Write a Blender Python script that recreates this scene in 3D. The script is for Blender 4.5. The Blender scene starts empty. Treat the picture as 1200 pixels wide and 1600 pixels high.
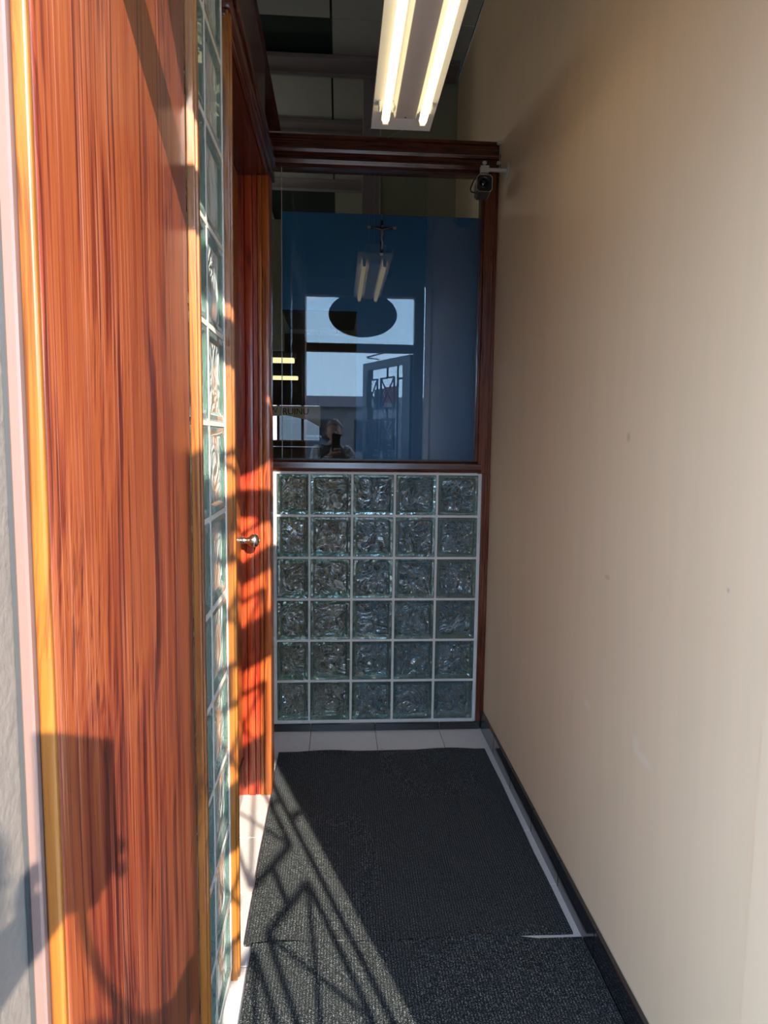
import bpy, bmesh, math, random
from mathutils import Vector, Matrix
random.seed(7)
C = bpy.context.scene.collection
SC = bpy.context.scene

# ------------------------------------------------------------------ camera
FPX, YAW, PITCH, ROLL, CH = 1069.367, 0.0669, 0.1062, -0.0133, 1.4079
def cam_axes():
    cy, sy, cp, sp = math.cos(YAW), math.sin(YAW), math.cos(PITCH), math.sin(PITCH)
    f = Vector((sy*cp, cy*cp, -sp)); r = Vector((cy, -sy, 0)); d = f.cross(r)
    cr, sr = math.cos(ROLL), math.sin(ROLL)
    return cr*r + sr*d, -sr*r + cr*d, f
R_, D_, F_ = cam_axes()
cd = bpy.data.cameras.new('camera'); cam = bpy.data.objects.new('camera', cd); C.objects.link(cam)
cd.sensor_fit = 'VERTICAL'; cd.sensor_height = 24.0; cd.lens = FPX/1600*24.0; cd.clip_start = 0.02; cd.clip_end = 300
m = Matrix((R_, -D_, -F_)).transposed().to_4x4(); m.translation = (0, 0, CH)
cam.matrix_world = m
SC.camera = cam

# ------------------------------------------------------------------ light
SUN_E, SKY_S, EXPO = 10.0, 7.0, 0.57
SUN_DIR = Vector((-0.323, 0.946, -0.475)).normalized()
sl = bpy.data.lights.new('sun', 'SUN'); sl.energy = SUN_E; sl.angle = math.radians(0.55); sl.color = (1.0, 0.90, 0.77)
so = bpy.data.objects.new('sun', sl); C.objects.link(so); so.rotation_mode = 'QUATERNION'
so.rotation_quaternion = SUN_DIR.to_track_quat('-Z', 'Y'); so.location = (3, -8, 6)
W = bpy.data.worlds.new('sky'); SC.world = W; W.use_nodes = True
nt = W.node_tree; nt.nodes.clear()
o_ = nt.nodes.new('ShaderNodeOutputWorld'); bg = nt.nodes.new('ShaderNodeBackground'); bg.inputs['Strength'].default_value = SKY_S
tc = nt.nodes.new('ShaderNodeTexCoord'); sep = nt.nodes.new('ShaderNodeSeparateXYZ'); nt.links.new(tc.outputs['Generated'], sep.inputs[0])
rp = nt.nodes.new('ShaderNodeValToRGB'); nt.links.new(sep.outputs['Z'], rp.inputs[0])
rp.color_ramp.elements[0].position = 0.0; rp.color_ramp.elements[0].color = (0.50, 0.75, 1.0, 1)
rp.color_ramp.elements[1].position = 0.6; rp.color_ramp.elements[1].color = (0.32, 0.50, 0.82, 1)
nz = nt.nodes.new('ShaderNodeTexNoise'); nz.inputs['Scale'].default_value = 4.0; nz.inputs['Detail'].default_value = 6
mp = nt.nodes.new('ShaderNodeMapping'); mp.inputs['Scale'].default_value = (1, 1, 4); nt.links.new(tc.outputs['Generated'], mp.inputs[0]); nt.links.new(mp.outputs[0], nz.inputs[0])
cr = nt.nodes.new('ShaderNodeValToRGB'); cr.color_ramp.elements[0].position = 0.58; cr.color_ramp.elements[1].position = 0.75
nt.links.new(nz.outputs[0], cr.inputs[0])
mx = nt.nodes.new('ShaderNodeMix'); mx.data_type = 'RGBA'; nt.links.new(cr.outputs[0], mx.inputs[0]); nt.links.new(rp.outputs[0], mx.inputs[6]); mx.inputs[7].default_value = (1, 1, 1, 1)
nt.links.new(mx.outputs[2], bg.inputs[0]); nt.links.new(bg.outputs[0], o_.inputs[0])
vs = SC.view_settings; vs.view_transform = 'Standard'; vs.look = 'None'; vs.gamma = 1; vs.exposure = EXPO; vs.use_curve_mapping = False

# ------------------------------------------------------------------ materials
class NT:
    def __init__(s, name):
        s.m = bpy.data.materials.new(name); s.m.use_nodes = True; s.t = s.m.node_tree; s.t.nodes.clear()
        s.out = s.n('ShaderNodeOutputMaterial'); s.tc = s.n('ShaderNodeTexCoord')
    def n(s, k, **kw):
        x = s.t.nodes.new(k)
        for a, v in kw.items(): setattr(x, a, v)
        return x
    def l(s, a, b): s.t.links.new(a, b)
    def mapping(s, scale=(1, 1, 1), rot=(0, 0, 0), loc=(0, 0, 0), src='Object'):
        x = s.n('ShaderNodeMapping'); x.inputs['Scale'].default_value = scale; x.inputs['Rotation'].default_value = rot; x.inputs['Location'].default_value = loc
        s.l(s.tc.outputs[src], x.inputs[0]); return x.outputs[0]
    def noise(s, vec, scale, detail=3, rough=.5, dist=0):
        x = s.n('ShaderNodeTexNoise'); x.inputs['Scale'].default_value = scale; x.inputs['Detail'].default_value = detail
        x.inputs['Roughness'].default_value = rough; x.inputs['Distortion'].default_value = dist
        if vec is not None: s.l(vec, x.inputs['Vector'])
        return x.outputs[0]
    def ramp(s, fac, stops):
        x = s.n('ShaderNodeValToRGB'); e = x.color_ramp.elements
        while len(e) < len(stops): e.new(0.5)
        for i, (p, c) in enumerate(stops): e[i].position = p; e[i].color = (*c, 1) if len(c) == 3 else c
        s.l(fac, x.inputs[0]); return x.outputs[0]
    def mix(s, fac, a, b, blend='MIX'):
        x = s.n('ShaderNodeMix', data_type='RGBA', blend_type=blend)
        for v, i in ((fac, 0), (a, 6), (b, 7)):
            if isinstance(v, (int, float)): x.inputs[i].default_value = v
            elif isinstance(v, tuple): x.inputs[i].default_value = (*v, 1)
            else: s.l(v, x.inputs[i])
        return x.outputs[2]
    def bump(s, h, strength, dist=.01):
        x = s.n('ShaderNodeBump'); x.inputs['Strength'].default_value = strength; x.inputs['Distance'].default_value = dist
        s.l(h, x.inputs['Height']); return x.outputs[0]
    def pbr(s, col, rough=.5, metal=0, normal=None, **kw):
        x = s.n('ShaderNodeBsdfPrincipled')
        if isinstance(col, tuple): x.inputs['Base Color'].default_value = (*col, 1)
        else: s.l(col, x.inputs['Base Color'])
        if isinstance(rough, (int, float)): x.inputs['Roughness'].default_value = rough
        else: s.l(rough, x.inputs['Roughness'])
        x.inputs['Metallic'].default_value = metal
        for k, v in kw.items(): x.inputs[k.replace('_', ' ')].default_value = v
        if normal is not None: s.l(normal, x.inputs['Normal'])
        return x.outputs[0]
    def done(s, sh): s.l(sh, s.out.inputs[0]); return s.m

def plain(name, col, rough=.5, metal=0, var=.08, scale=20, bump=0, **kw):
    t = NT(name); v = t.mapping()
    n = t.noise(v, scale, 4, .6)
    c = t.mix(n, tuple(x*(1-var) for x in col), tuple(min(1, x*(1+var)) for x in col))
    nm = t.bump(t.noise(v, scale*6, 3), bump, .003) if bump else None
    return t.done(t.pbr(c, rough, metal, nm, **kw))

def wood(name, stops, axis='Z', rough=.25, pores=(.85, .5, .32), pore=.35, coat=.4, f=1.0):
    """varnished veneer: the grain runs along axis"""
    t = NT(name)
    k = {'X': 0, 'Y': 1, 'Z': 2}[axis]
    def sc(across, along): a = [across*f]*3; a[k] = along*f; return tuple(a)
    warp = t.noise(t.mapping(sc(1.6, .7)), 1.5, 2, .5)
    def warped(across, along, amt):
        v = t.mapping(sc(across, along)); x = t.n('ShaderNodeVectorMath', operation='ADD')
        w = t.n('ShaderNodeVectorMath', operation='SCALE'); cb = t.n('ShaderNodeCombineXYZ')
        for i in range(3): 
            if i != k: t.l(warp, cb.inputs[i])
        t.l(cb.outputs[0], w.inputs[0]); w.inputs['Scale'].default_value = amt
        t.l(v, x.inputs[0]); t.l(w.outputs[0], x.inputs[1]); return x.outputs[0]
    band = t.noise(warped(14, .55, 5), 1.0, 3, .55, .4)
    fine = t.noise(warped(110, .55, 14), 1.0, 4, .6)
    hair = t.noise(t.mapping(sc(360, 2.2)), 1.0, 2, .55)
    mixf = t.n('ShaderNodeMath', operation='MULTIPLY_ADD'); t.l(fine, mixf.inputs[0]); mixf.inputs[1].default_value = .55
    sub = t.n('ShaderNodeMath', operation='MULTIPLY'); t.l(band, sub.inputs[0]); sub.inputs[1].default_value = .6; t.l(sub.outputs[0], mixf.inputs[2])
    col = t.ramp(mixf.outputs[0], stops)
    pr = t.ramp(hair, [(.56, (0, 0, 0)), (.68, (pore, pore, pore))])
    col = t.mix(pr, col, pores)
    dk = t.ramp(fine, [(.34, (.5, .5, .5)), (.46, (0, 0, 0))])
    col = t.mix(dk, col, tuple(c*.45 for c in stops[0][1]))
    nm = t.bump(hair, .12, .0015)
    return t.done(t.pbr(col, rough, 0, nm, Coat_Weight=coat, Coat_Roughness=.12))

M = {}
M['panel_wood'] = wood('varnished panel veneer', [(.42, (.060, .0055, .004)), (.52, (.18, .027, .010)), (.62, (.28, .062, .016)), (.72, (.19, .030, .011))], rough=.42, pores=(.62, .27, .16), pore=.40, coat=.08)
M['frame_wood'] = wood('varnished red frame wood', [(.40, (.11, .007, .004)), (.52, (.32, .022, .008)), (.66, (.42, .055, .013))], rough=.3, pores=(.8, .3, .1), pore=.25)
M['orange_wood'] = wood('varnished orange casing wood', [(.40, (.12, .016, .005)), (.52, (.32, .055, .011)), (.66, (.42, .115, .020))], rough=.3, pores=(.75, .35, .12), pore=.25)
M['rail_wood'] = wood('varnished red rail wood', [(.40, (.025, .004, .003)), (.52, (.065, .012, .007)), (.66, (.10, .022, .011))], axis='X', rough=.22, pores=(.6, .3, .2), pore=.2)  # darker copy of the frame wood, the back frame's shade put into its colour
M['post_wood'] = wood('varnished red post wood', [(.40, (.035, .006, .004)), (.52, (.09, .016, .007)), (.66, (.14, .032, .013))], rough=.25, pores=(.6, .3, .2), pore=.2)  # frame wood again for the uprights, darkened to carry their shade
M['dark_wood'] = wood('dark stained wood', [(.40, (.03, .006, .004)), (.52, (.07, .014, .009)), (.66, (.11, .024, .014))], axis='Y', rough=.25, pores=(.3, .15, .12), pore=.2)  # shade above the inner door put into the wood colour
M['honey_wood'] = wood('honey edge wood', [(.38, (.13, .032, .005)), (.5, (.27, .078, .009)), (.66, (.34, .12, .016))], rough=.34, pores=(.3, .1, .02), pore=.3)
M['mortar'] = plain('white mortar', (.66, .64, .60), .8, var=.12, scale=40, bump=.3)
M['concrete'] = plain('grey concrete', (.20, .165, .135), .9, var=.25, scale=14, bump=.5)
M['alu'] = plain('beige aluminium', (.24, .155, .13), .35, .25, var=.05)
M['alu_dark'] = plain('grey aluminium', (.07, .075, .08), .4, .3, var=.08)
M['black_base'] = plain('black glazed base tile', (.012, .013, .016), .12, var=.3, Coat_Weight=.6, Coat_Roughness=.06)
M['ceil'] = plain('grey ceiling board', (.42, .45, .43), .9, var=.1)
M['ceil_hole'] = plain('dark green void', (.012, .03, .028), .9)
M['beam'] = plain('mauve grey steel', (.26, .23, .25), .5, .1)
M['olive'] = plain('olive grey paint', (.30, .32, .24), .8)
M['dark_store'] = plain('dark store paint', (.06, .065, .06), .8)
M['store_floor'] = plain('dark store floor', (.12, .11, .10), .5)
M['blue'] = plain('blue painted board', (.012, .110, .240), .55, var=.06, scale=3)
M['lamp_white'] = plain('white enamel', (.90, .90, .86), .3, var=.03)
M['lamp_grey'] = plain('grey ballast cover', (.50, .46, .45), .4, var=.05)
M['steel'] = plain('brushed steel', (.62, .61, .60), .25, 1.0, var=.06)
M['cam_white'] = plain('ivory plastic', (.52, .50, .44), .45, var=.04)
M['cam_grey'] = plain('grey camera shell', (.09, .095, .095), .4, .2, var=.05)
M['black'] = plain('black plastic', (.012, .013, .014), .35, var=.1)
M['lens'] = plain('lens glass', (.01, .012, .018), .05, Coat_Weight=1.0)
M['iron'] = plain('black iron', (.03, .03, .032), .45, .6, var=.1)
M['silver'] = plain('old silver', (.5, .49, .46), .35, 1.0)
M['asphalt'] = plain('grey asphalt', (.10, .10, .105), .9, var=.3, scale=30, bump=.4)
M['walk'] = plain('pale pavement', (.46, .41, .35), .9, var=.15, scale=12, bump=.3)
M['brown_bld'] = plain('brown brick front', (.22, .20, .20), .9, var=.15)
M['red_sign'] = plain('red sign face', (.55, .06, .05), .5, var=.03)
M['green_sign'] = plain('green poster', (.04, .12, .09), .5)
M['notice_blue'] = plain('blue notice', (.03, .09, .16), .5)
M['white_sign'] = plain('white sign face', (.80, .80, .78), .5, var=.03)
M['car_blue'] = plain('blue car paint', (.05, .12, .20), .15, .4, Coat_Weight=1.0, Coat_Roughness=.03)
M['car_grey'] = plain('silver car paint', (.45, .47, .48), .2, .5, Coat_Weight=1.0, Coat_Roughness=.03)
M['car_glass'] = plain('tinted car glass', (.02, .025, .03), .05, Coat_Weight=1.0)
M['rubber'] = plain('black rubber', (.02, .02, .02), .8)
M['skin'] = plain('skin', (.50, .29, .21), .5, var=.06, scale=30, Subsurface_Weight=.1)
M['hair'] = plain('grey brown hair', (.17, .13, .10), .55, var=.5, scale=60, bump=.6)
M['jacket'] = plain('dark jacket cloth', (.03, .03, .035), .8, var=.3, scale=40)
M['trousers'] = plain('blue trousers', (.04, .06, .11), .85, var=.2, scale=50)
M['eye'] = plain('eye white', (.8, .8, .78), .2)
M['iris'] = plain('brown iris', (.08, .04, .02), .2)
M['lip'] = plain('lip', (.45, .17, .14), .45)
M['shoe'] = plain('brown shoe leather', (.10, .055, .03), .45)
M['screen'] = plain('phone screen glass', (.012, .013, .016), .06, Coat_Weight=1.0)

def emis(name, col, s):
    t = NT(name); e = t.n('ShaderNodeEmission'); e.inputs[0].default_value = (*col, 1); e.inputs[1].default_value = s
    return t.done(e.outputs[0])
M['tube'] = emis('lit fluorescent tube', (1.0, .79, .44), 1.7)
M['store_tube'] = emis('lit store tube', (1.0, .93, .82), 14.0)  # glow of the added fill lamps
M['strip'] = emis('lit yellow strip', (1.0, .90, .45), .8)

def shirt():
    t = NT('black and white patterned sleeve'); n = t.noise(t.mapping((1, 1, 1)), 55, 3, .6, 1.5)
    c = t.ramp(n, [(.46, (.02, .02, .025)), (.54, (.75, .75, .73))])
    return t.done(t.pbr(c, .8))
M['shirt'] = shirt()

def wall_paint():
    t = NT('cream wall paint'); v = t.mapping()
    n = t.noise(v, 1.3, 3, .5)
    c = t.mix(n, (.87, .665, .43), (.91, .70, .465))
    st = t.noise(t.mapping((1, 9, .6)), 2.0, 3, .5)
    c = t.mix(t.ramp(st, [(.35, (.35, .35, .35)), (.6, (0, 0, 0))]), c, (.80, .65, .42))
    def smudge(c, y, z, ry, rz, col, amt):
        g = t.n('ShaderNodeTexGradient', gradient_type='SPHERICAL'); 
        mpp = t.n('ShaderNodeMapping'); mpp.inputs['Scale'].default_value = (0, 1/ry, 1/rz); mpp.inputs['Location'].default_value = (0, -y/ry, -z/rz)
        t.l(t.tc.outputs['Object'], mpp.inputs[0]); t.l(mpp.outputs[0], g.inputs[0])
        r = t.ramp(g.outputs[0], [(.0, (0, 0, 0)), (.6, (amt, amt, amt))])
        return t.mix(r, c, col)
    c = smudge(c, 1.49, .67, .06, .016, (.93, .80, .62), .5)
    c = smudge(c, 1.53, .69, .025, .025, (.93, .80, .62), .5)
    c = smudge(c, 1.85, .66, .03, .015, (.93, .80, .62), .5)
    c = smudge(c, 1.66, 1.42, .014, .016, (.50, .34, .22), .45)
    c = smudge(c, 1.75, 1.05, .025, .008, (.52, .36, .26), .4)
    c = smudge(c, 1.19, 1.14, .006, .006, (.45, .33, .25), .5)
    nm = t.bump(t.noise(v, 160, 3), .08, .002)
    return t.done(t.pbr(c, .6, 0, nm, Specular_IOR_Level=.35))
M['cream'] = wall_paint()

def tile_mat():
    t = NT('speckled beige floor tile'); v = t.mapping()
    n = t.noise(v, 9, 4, .6); sp = t.noise(v, 260, 2, .6)
    c = t.mix(n, (.68, .62, .56), (.78, .71, .65))
    c = t.mix(t.ramp(sp, [(.34, (.8, .8, .8)), (.42, (0, 0, 0))]), c, (.40, .37, .35))
    return t.done(t.pbr(c, t.ramp(n, [(.3, (.25, .25, .25)), (.7, (.4, .4, .4))]), 0, t.bump(sp, .05, .001)))
M['tile'] = tile_mat()
M['grout'] = plain('dark grout', (.20, .18, .17), .9)

def mat_mat():
    t = NT('ribbed charcoal carpet'); v = t.mapping()
    w = t.n('ShaderNodeTexWave', wave_type='BANDS', bands_direction='X'); w.inputs['Scale'].default_value = 38; w.inputs['Distortion'].default_value = .8; w.inputs['Detail'].default_value = 2
    t.l(v, w.inputs['Vector'])
    sp = t.noise(v, 420, 2, .7); big = t.noise(v, 3, 3, .5)
    c = t.ramp(sp, [(.42, (.004, .006, .007)), (.54, (.020, .024, .025)), (.67, (.36, .37, .355))])
    c = t.mix(t.ramp(w.outputs[0], [(.1, (.75, .75, .75)), (.5, (0, 0, 0))]), c, (.007, .010, .011))
    c = t.mix(t.ramp(big, [(.4, (0, 0, 0)), (.75, (.10, .10, .10))]), c, (.05, .05, .05))
    h = t.mix(.5, w.outputs[0], sp)
    return t.done(t.pbr(c, .95, 0, t.bump(h, .6, .003), Sheen_Weight=.1, Sheen_Roughness=.4, Specular_IOR_Level=.1))
M['carpet'] = mat_mat()

def glass_block(name, tint, dcol, wave, dmin, dgraz):
    t = NT(name)
    oi = t.n('ShaderNodeObjectInfo'); v = t.mapping()
    ad = t.n('ShaderNodeVectorMath', operation='ADD'); sc = t.n('ShaderNodeMath', operation='MULTIPLY'); t.l(oi.outputs['Random'], sc.inputs[0]); sc.inputs[1].default_value = 37
    cb = t.n('ShaderNodeCombineXYZ'); [t.l(sc.outputs[0], cb.inputs[i]) for i in range(3)]
    t.l(v, ad.inputs[0]); t.l(cb.outputs[0], ad.inputs[1])
    n = t.noise(ad.outputs[0], 11, 1.2, .45, 1.9)
    sub = t.n('ShaderNodeMath', operation='SUBTRACT'); t.l(n, sub.inputs[0]); sub.inputs[1].default_value = .5
    sq = t.n('ShaderNodeMath', operation='ABSOLUTE'); t.l(sub.outputs[0], sq.inputs[0])
    sm = t.n('ShaderNodeMath', operation='SMOOTH_MAX'); t.l(sq.outputs[0], sm.inputs[0]); sm.inputs[1].default_value = .02; sm.inputs[2].default_value = .05
    nm = t.bump(sm.outputs[0], wave, .085)
    g = t.n('ShaderNodeBsdfGlass'); g.inputs['Color'].default_value = (*tint, 1); g.inputs['Roughness'].default_value = .01; g.inputs['IOR'].default_value = 1.45; t.l(nm, g.inputs['Normal'])
    tr = t.n('ShaderNodeBsdfTransparent'); tr.inputs[0].default_value = (*[x*.97 for x in tint], 1)
    df = t.n('ShaderNodeBsdfDiffuse'); df.inputs[0].default_value = (*dcol, 1); t.l(nm, df.inputs['Normal'])
    gg = t.n('ShaderNodeBsdfGlossy'); gg.inputs['Roughness'].default_value = .05; gg.inputs[0].default_value = (.9, .97, .95, 1); t.l(nm, gg.inputs['Normal'])
    m1 = t.n('ShaderNodeMixShader'); m1.inputs[0].default_value = .22; t.l(g.outputs[0], m1.inputs[1]); t.l(tr.outputs[0], m1.inputs[2])
    lw = t.n('ShaderNodeLayerWeight'); lw.inputs[0].default_value = .5
    rng = t.n('ShaderNodeMapRange'); rng.inputs[1].default_value = .3; rng.inputs[2].default_value = .9; rng.inputs[3].default_value = dmin; rng.inputs[4].default_value = dgraz; t.l(lw.outputs['Facing'], rng.inputs[0])
    m2 = t.n('ShaderNodeMixShader'); t.l(rng.outputs[0], m2.inputs[0]); t.l(m1.outputs[0], m2.inputs[1]); t.l(df.outputs[0], m2.inputs[2])
    m3 = t.n('ShaderNodeMixShader'); m3.inputs[0].default_value = .09; t.l(m2.outputs[0], m3.inputs[1]); t.l(gg.outputs[0], m3.inputs[2])
    fg = t.n('ShaderNodeBsdfGlossy'); fg.inputs['Roughness'].default_value = .02
    r2 = t.n('ShaderNodeMapRange'); r2.inputs[1].default_value = .55; r2.inputs[2].default_value = 1.0; r2.inputs[3].default_value = 0; r2.inputs[4].default_value = .55; t.l(lw.outputs['Facing'], r2.inputs[0])
    m4 = t.n('ShaderNodeMixShader'); t.l(r2.outputs[0], m4.inputs[0]); t.l(m3.outputs[0], m4.inputs[1]); t.l(fg.outputs[0], m4.inputs[2])
    return t.done(m4.outputs[0])
M['rim_glass'] = glass_block('thick green rim of a glass block', (.66, .84, .79), (.46, .56, .53), .12, .08, .55)
M['block'] = glass_block('wavy pressed glass block', (.96, .995, .985), (.80, .87, .85), 1.0, .05, .72)

def pane(name, tint, refl, fres=True):
    t = NT(name)
    tr = t.n('ShaderNodeBsdfTransparent'); tr.inputs[0].default_value = (*tint, 1)
    gl = t.n('ShaderNodeBsdfGlossy'); gl.inputs['Roughness'].default_value = 0.0; gl.inputs[0].default_value = (.95, .97, 1, 1)
    mx = t.n('ShaderNodeMixShader'); mx.inputs[0].default_value = refl
    t.l(tr.outputs[0], mx.inputs[1]); t.l(gl.outputs[0], mx.inputs[2])
    return t.done(mx.outputs[0])
M['pane'] = pane('window glass', (.95, .97, .98), .032)
M['pane_thin'] = pane('clear door glass', (.96, .98, .98), .04)

# ------------------------------------------------------------------ mesh helpers
def bx(bm, lo, hi, bev=0, seg=1):
    lo = Vector(lo); hi = Vector(hi)
    g = bmesh.ops.create_cube(bm, size=1.0)
    s = hi - lo; c = (hi + lo)/2
    for v in g['verts']: v.co = Vector((v.co.x*s.x, v.co.y*s.y, v.co.z*s.z)) + c
    if bev:
        ed = list({e for v in g['verts'] for e in v.link_edges})
        bmesh.ops.bevel(bm, geom=ed, offset=min(bev, min(s)*.45), segments=seg, affect='EDGES', profile=.5)
    return bm
def frame_of(d):
    d = d.normalized(); a = Vector((0, 0, 1)) if abs(d.z) < .9 else Vector((1, 0, 0))
    x = d.cross(a).normalized(); y = d.cross(x).normalized(); return x, y
def lathe(bm, p0, axis, prof, n=20, cap=True):
    """rings (distance along axis, radius)"""
    p0 = Vector(p0); axis = Vector(axis).normalized(); x, y = frame_of(axis); rings = []
    for (h, r) in prof:
        rings.append([bm.verts.new(p0 + axis*h + (x*math.cos(a) + y*math.sin(a))*max(r, 1e-5)) for a in [2*math.pi*i/n for i in range(n)]])
    for a, b in zip(rings, rings[1:]):
        for i in range(n): bm.faces.new((a[i], a[(i+1) % n], b[(i+1) % n], b[i]))
    if cap: bm.faces.new(list(reversed(rings[0]))); bm.faces.new(rings[-1])
    return bm
def tube(bm, pts, r, n=8):
    pts = [Vector(p) for p in pts]; rings = []
    for i, p in enumerate(pts):
        d = (pts[min(i+1, len(pts)-1)] - pts[max(i-1, 0)])
        x, y = frame_of(d)
        if rings:
            pv = lastx; x = (pv - d.normalized()*pv.dot(d.normalized())).normalized(); y = d.normalized().cross(x)
        lastx = x
        rr = r[i] if isinstance(r, (list, tuple)) else r
        rings.append([bm.verts.new(p + (x*math.cos(a) + y*math.sin(a))*rr) for a in [2*math.pi*k/n for k in range(n)]])
    for a, b in zip(rings, rings[1:]):
        for i in range(n): bm.faces.new((a[i], a[(i+1) % n], b[(i+1) % n], b[i]))
    bm.faces.new(list(reversed(rings[0]))); bm.faces.new(rings[-1])
    return bm
def bar(bm, p0, p1, w, h, up=(0, 0, 1)):
    """rectangular bar from p0 to p1, w across, h along up"""
    p0 = Vector(p0); p1 = Vector(p1); d = (p1-p0).normalized(); up = Vector(up)
    a = d.cross(up)
    a = a.normalized() if a.length > 1e-4 else frame_of(d)[0]
    b = a.cross(d).normalized(); q = []
    for p in (p0, p1): q.append([bm.verts.new(p + a*(sx*w/2) + b*(sy*h/2)) for sx, sy in ((-1, -1), (1, -1), (1, 1), (-1, 1))])
    for i in range(4): bm.faces.new((q[0][i], q[0][(i+1) % 4], q[1][(i+1) % 4], q[1][i]))
    bm.faces.new(list(reversed(q[0]))); bm.faces.new(q[1]); return bm
def prism(bm, pts, off):
    """closed polygon (list of points) pushed along off"""
    off = Vector(off); a = [bm.verts.new(Vector(p)) for p in pts]; b = [bm.verts.new(Vector(p)+off) for p in pts]
    n = len(a)
    for i in range(n): bm.faces.new((a[i], a[(i+1) % n], b[(i+1) % n], b[i]))
    bm.faces.new(list(reversed(a))); bm.faces.new(b); return bm
def NB(): return bmesh.new()
def mesh_of(name, bm, mat, smooth=False):
    bmesh.ops.recalc_face_normals(bm, faces=bm.faces[:])
    me = bpy.data.meshes.new(name); bm.to_mesh(me); bm.free()
    if mat: me.materials.append(M[mat])
    if smooth:
        for p in me.polygons: p.use_smooth = True
    return me
def link(name, me, parent=None, loc=None):
    o = bpy.data.objects.new(name, me); C.objects.link(o)
    if loc is not None: o.location = loc
    if parent is not None:
        o.parent = parent
        if parent.type == 'EMPTY': o.matrix_parent_inverse = Matrix.Translation(-Vector(parent.location))
    return o
def obj(name, bm, mat, parent=None, smooth=False): return link(name, mesh_of(name, bm, mat, smooth), parent)
def box(name, lo, hi, mat, parent=None, bev=0, seg=1): return obj(name, bx(NB(), lo, hi, bev, seg), mat, parent)
def tag(o, label=None, cat=None, group=None, kind=None):
    for k, v in (('label', label), ('category', cat), ('group', group), ('kind', kind)):
        if v: o[k] = v
    return o
def thing(name, loc, label, cat, group=None, kind=None):
    o = bpy.data.objects.new(name, None); C.objects.link(o); o.location = loc; o.empty_display_size = .05
    return tag(o, label, cat, group, kind)
def smooth_some(o, ang=40):
    me = o.data
    for p in me.polygons: p.use_smooth = True
    try: me.set_sharp_from_angle(angle=math.radians(ang))
    except Exception: pass
    return o

# ------------------------------------------------------------------ plan of the place (metres; camera over the origin)
XL, XR, YD, YB = -.269, .715, .60, 3.196      # left wall face, right wall face, entry plane, back partition face
ZT, ZC = 2.745, 3.6                           # top of the timber partition, ceiling of the whole store

# ---- floor and its tiles
floor = tag(box('floor', (-5, .52, -.12), (XR+.02, 15, -.004), 'grout'), 'beige tiled floor of the narrow vestibule', 'floor', kind='structure')
xs = [-.749, -.4375, -.126, .1855, .497, .714]; ys = [.52]
y0 = 3.21
rows = sorted([y0-.3*i for i in range(9)] + [.52])
tmesh = {}
for i in range(len(xs)-1):
    for j in range(len(rows)-1):
        w, l = xs[i+1]-xs[i]-.003, rows[j+1]-rows[j]-.003
        if l < .03: continue
        key = (round(w, 3), round(l, 3))
        if key not in tmesh: tmesh[key] = mesh_of('tile', bx(NB(), (-w/2, -l/2, -.012), (w/2, l/2, 0), .0012), 'tile')
        link('tile', tmesh[key], floor, ((xs[i]+xs[i+1])/2, (rows[j]+rows[j+1])/2, random.uniform(-.0006, .0004)))
box('store_floor', (-5, 3.24, -.004), (XR, 15, 0.0), 'store_floor', floor)

# ---- right wall
wr = tag(box('wall_right', (XR, .66, 0), (XR+.12, 15, ZC), 'cream'), 'long cream painted wall along the right of the vestibule', 'wall', kind='structure')
tag(box('trim_1', (XR-.012, .69, 0), (XR-.0005, 1.045, ZC), 'cream'), 'cream plastered return beside the entry door at the end of the long cream wall', 'trim', kind='structure')
br = tag(bpy.data.objects.new('baseboard_right', None), 'black glazed tile skirting at the foot of the cream wall', 'baseboard', kind='structure'); C.objects.link(br)
ybs = sorted([y0-.305*i for i in range(8)])
for a, b in zip(ybs, ybs[1:]):
    box('base_tile', (XR-.0145, a+.001, 0.0005), (XR-.0005, b-.001, .091), 'black_base', br, .002)

# ---- ceiling
ce = tag(box('ceiling', (-5, .4, ZC+.02), (XR+.12, 15, ZC+.12), 'ceil_hole'), 'dark ceiling high above the partition, with boards between steel bars', 'ceiling', kind='structure')
cx = [-5, -3.6, -2.4, -1.265, -.66, -.055, .55, XR]; cy = [.4, 1.4, 2.6, 3.86, 4.27, 5.07, 6.2, 8, 10, 12, 15]
for i in range(len(cx)-1):
    for j in range(len(cy)-1):
        if (cx[i], cy[j]) in ((-.66, 3.86), (-.66, 6.2)): continue
        box('ceiling_board', (cx[i]+.006, cy[j]+.004, ZC), (cx[i+1]-.006, cy[j+1]-.004, ZC+.018), 'ceil', ce)
for k, (a, b, x1) in enumerate(((4.19, 4.36, .69), (5.0, 5.13, .24), (6.1, 6.28, .24))):
    bb = NB(); bx(bb, (-3, a, ZC-.03), (x1, b, ZC-.002), .004); bx(bb, (-3, b-.018, ZC-.048), (x1, b, ZC-.03))
    o = tag(obj('ceiling_bar', bb, 'beam'), ['mauve grey steel bar under the ceiling, nearest to the lamp', 'mauve grey steel bar under the ceiling, second behind the lamp', 'mauve grey steel bar under the ceiling, seen through the window glass'][k], 'steel bar', 'steel bars under the dark ceiling')

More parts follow.
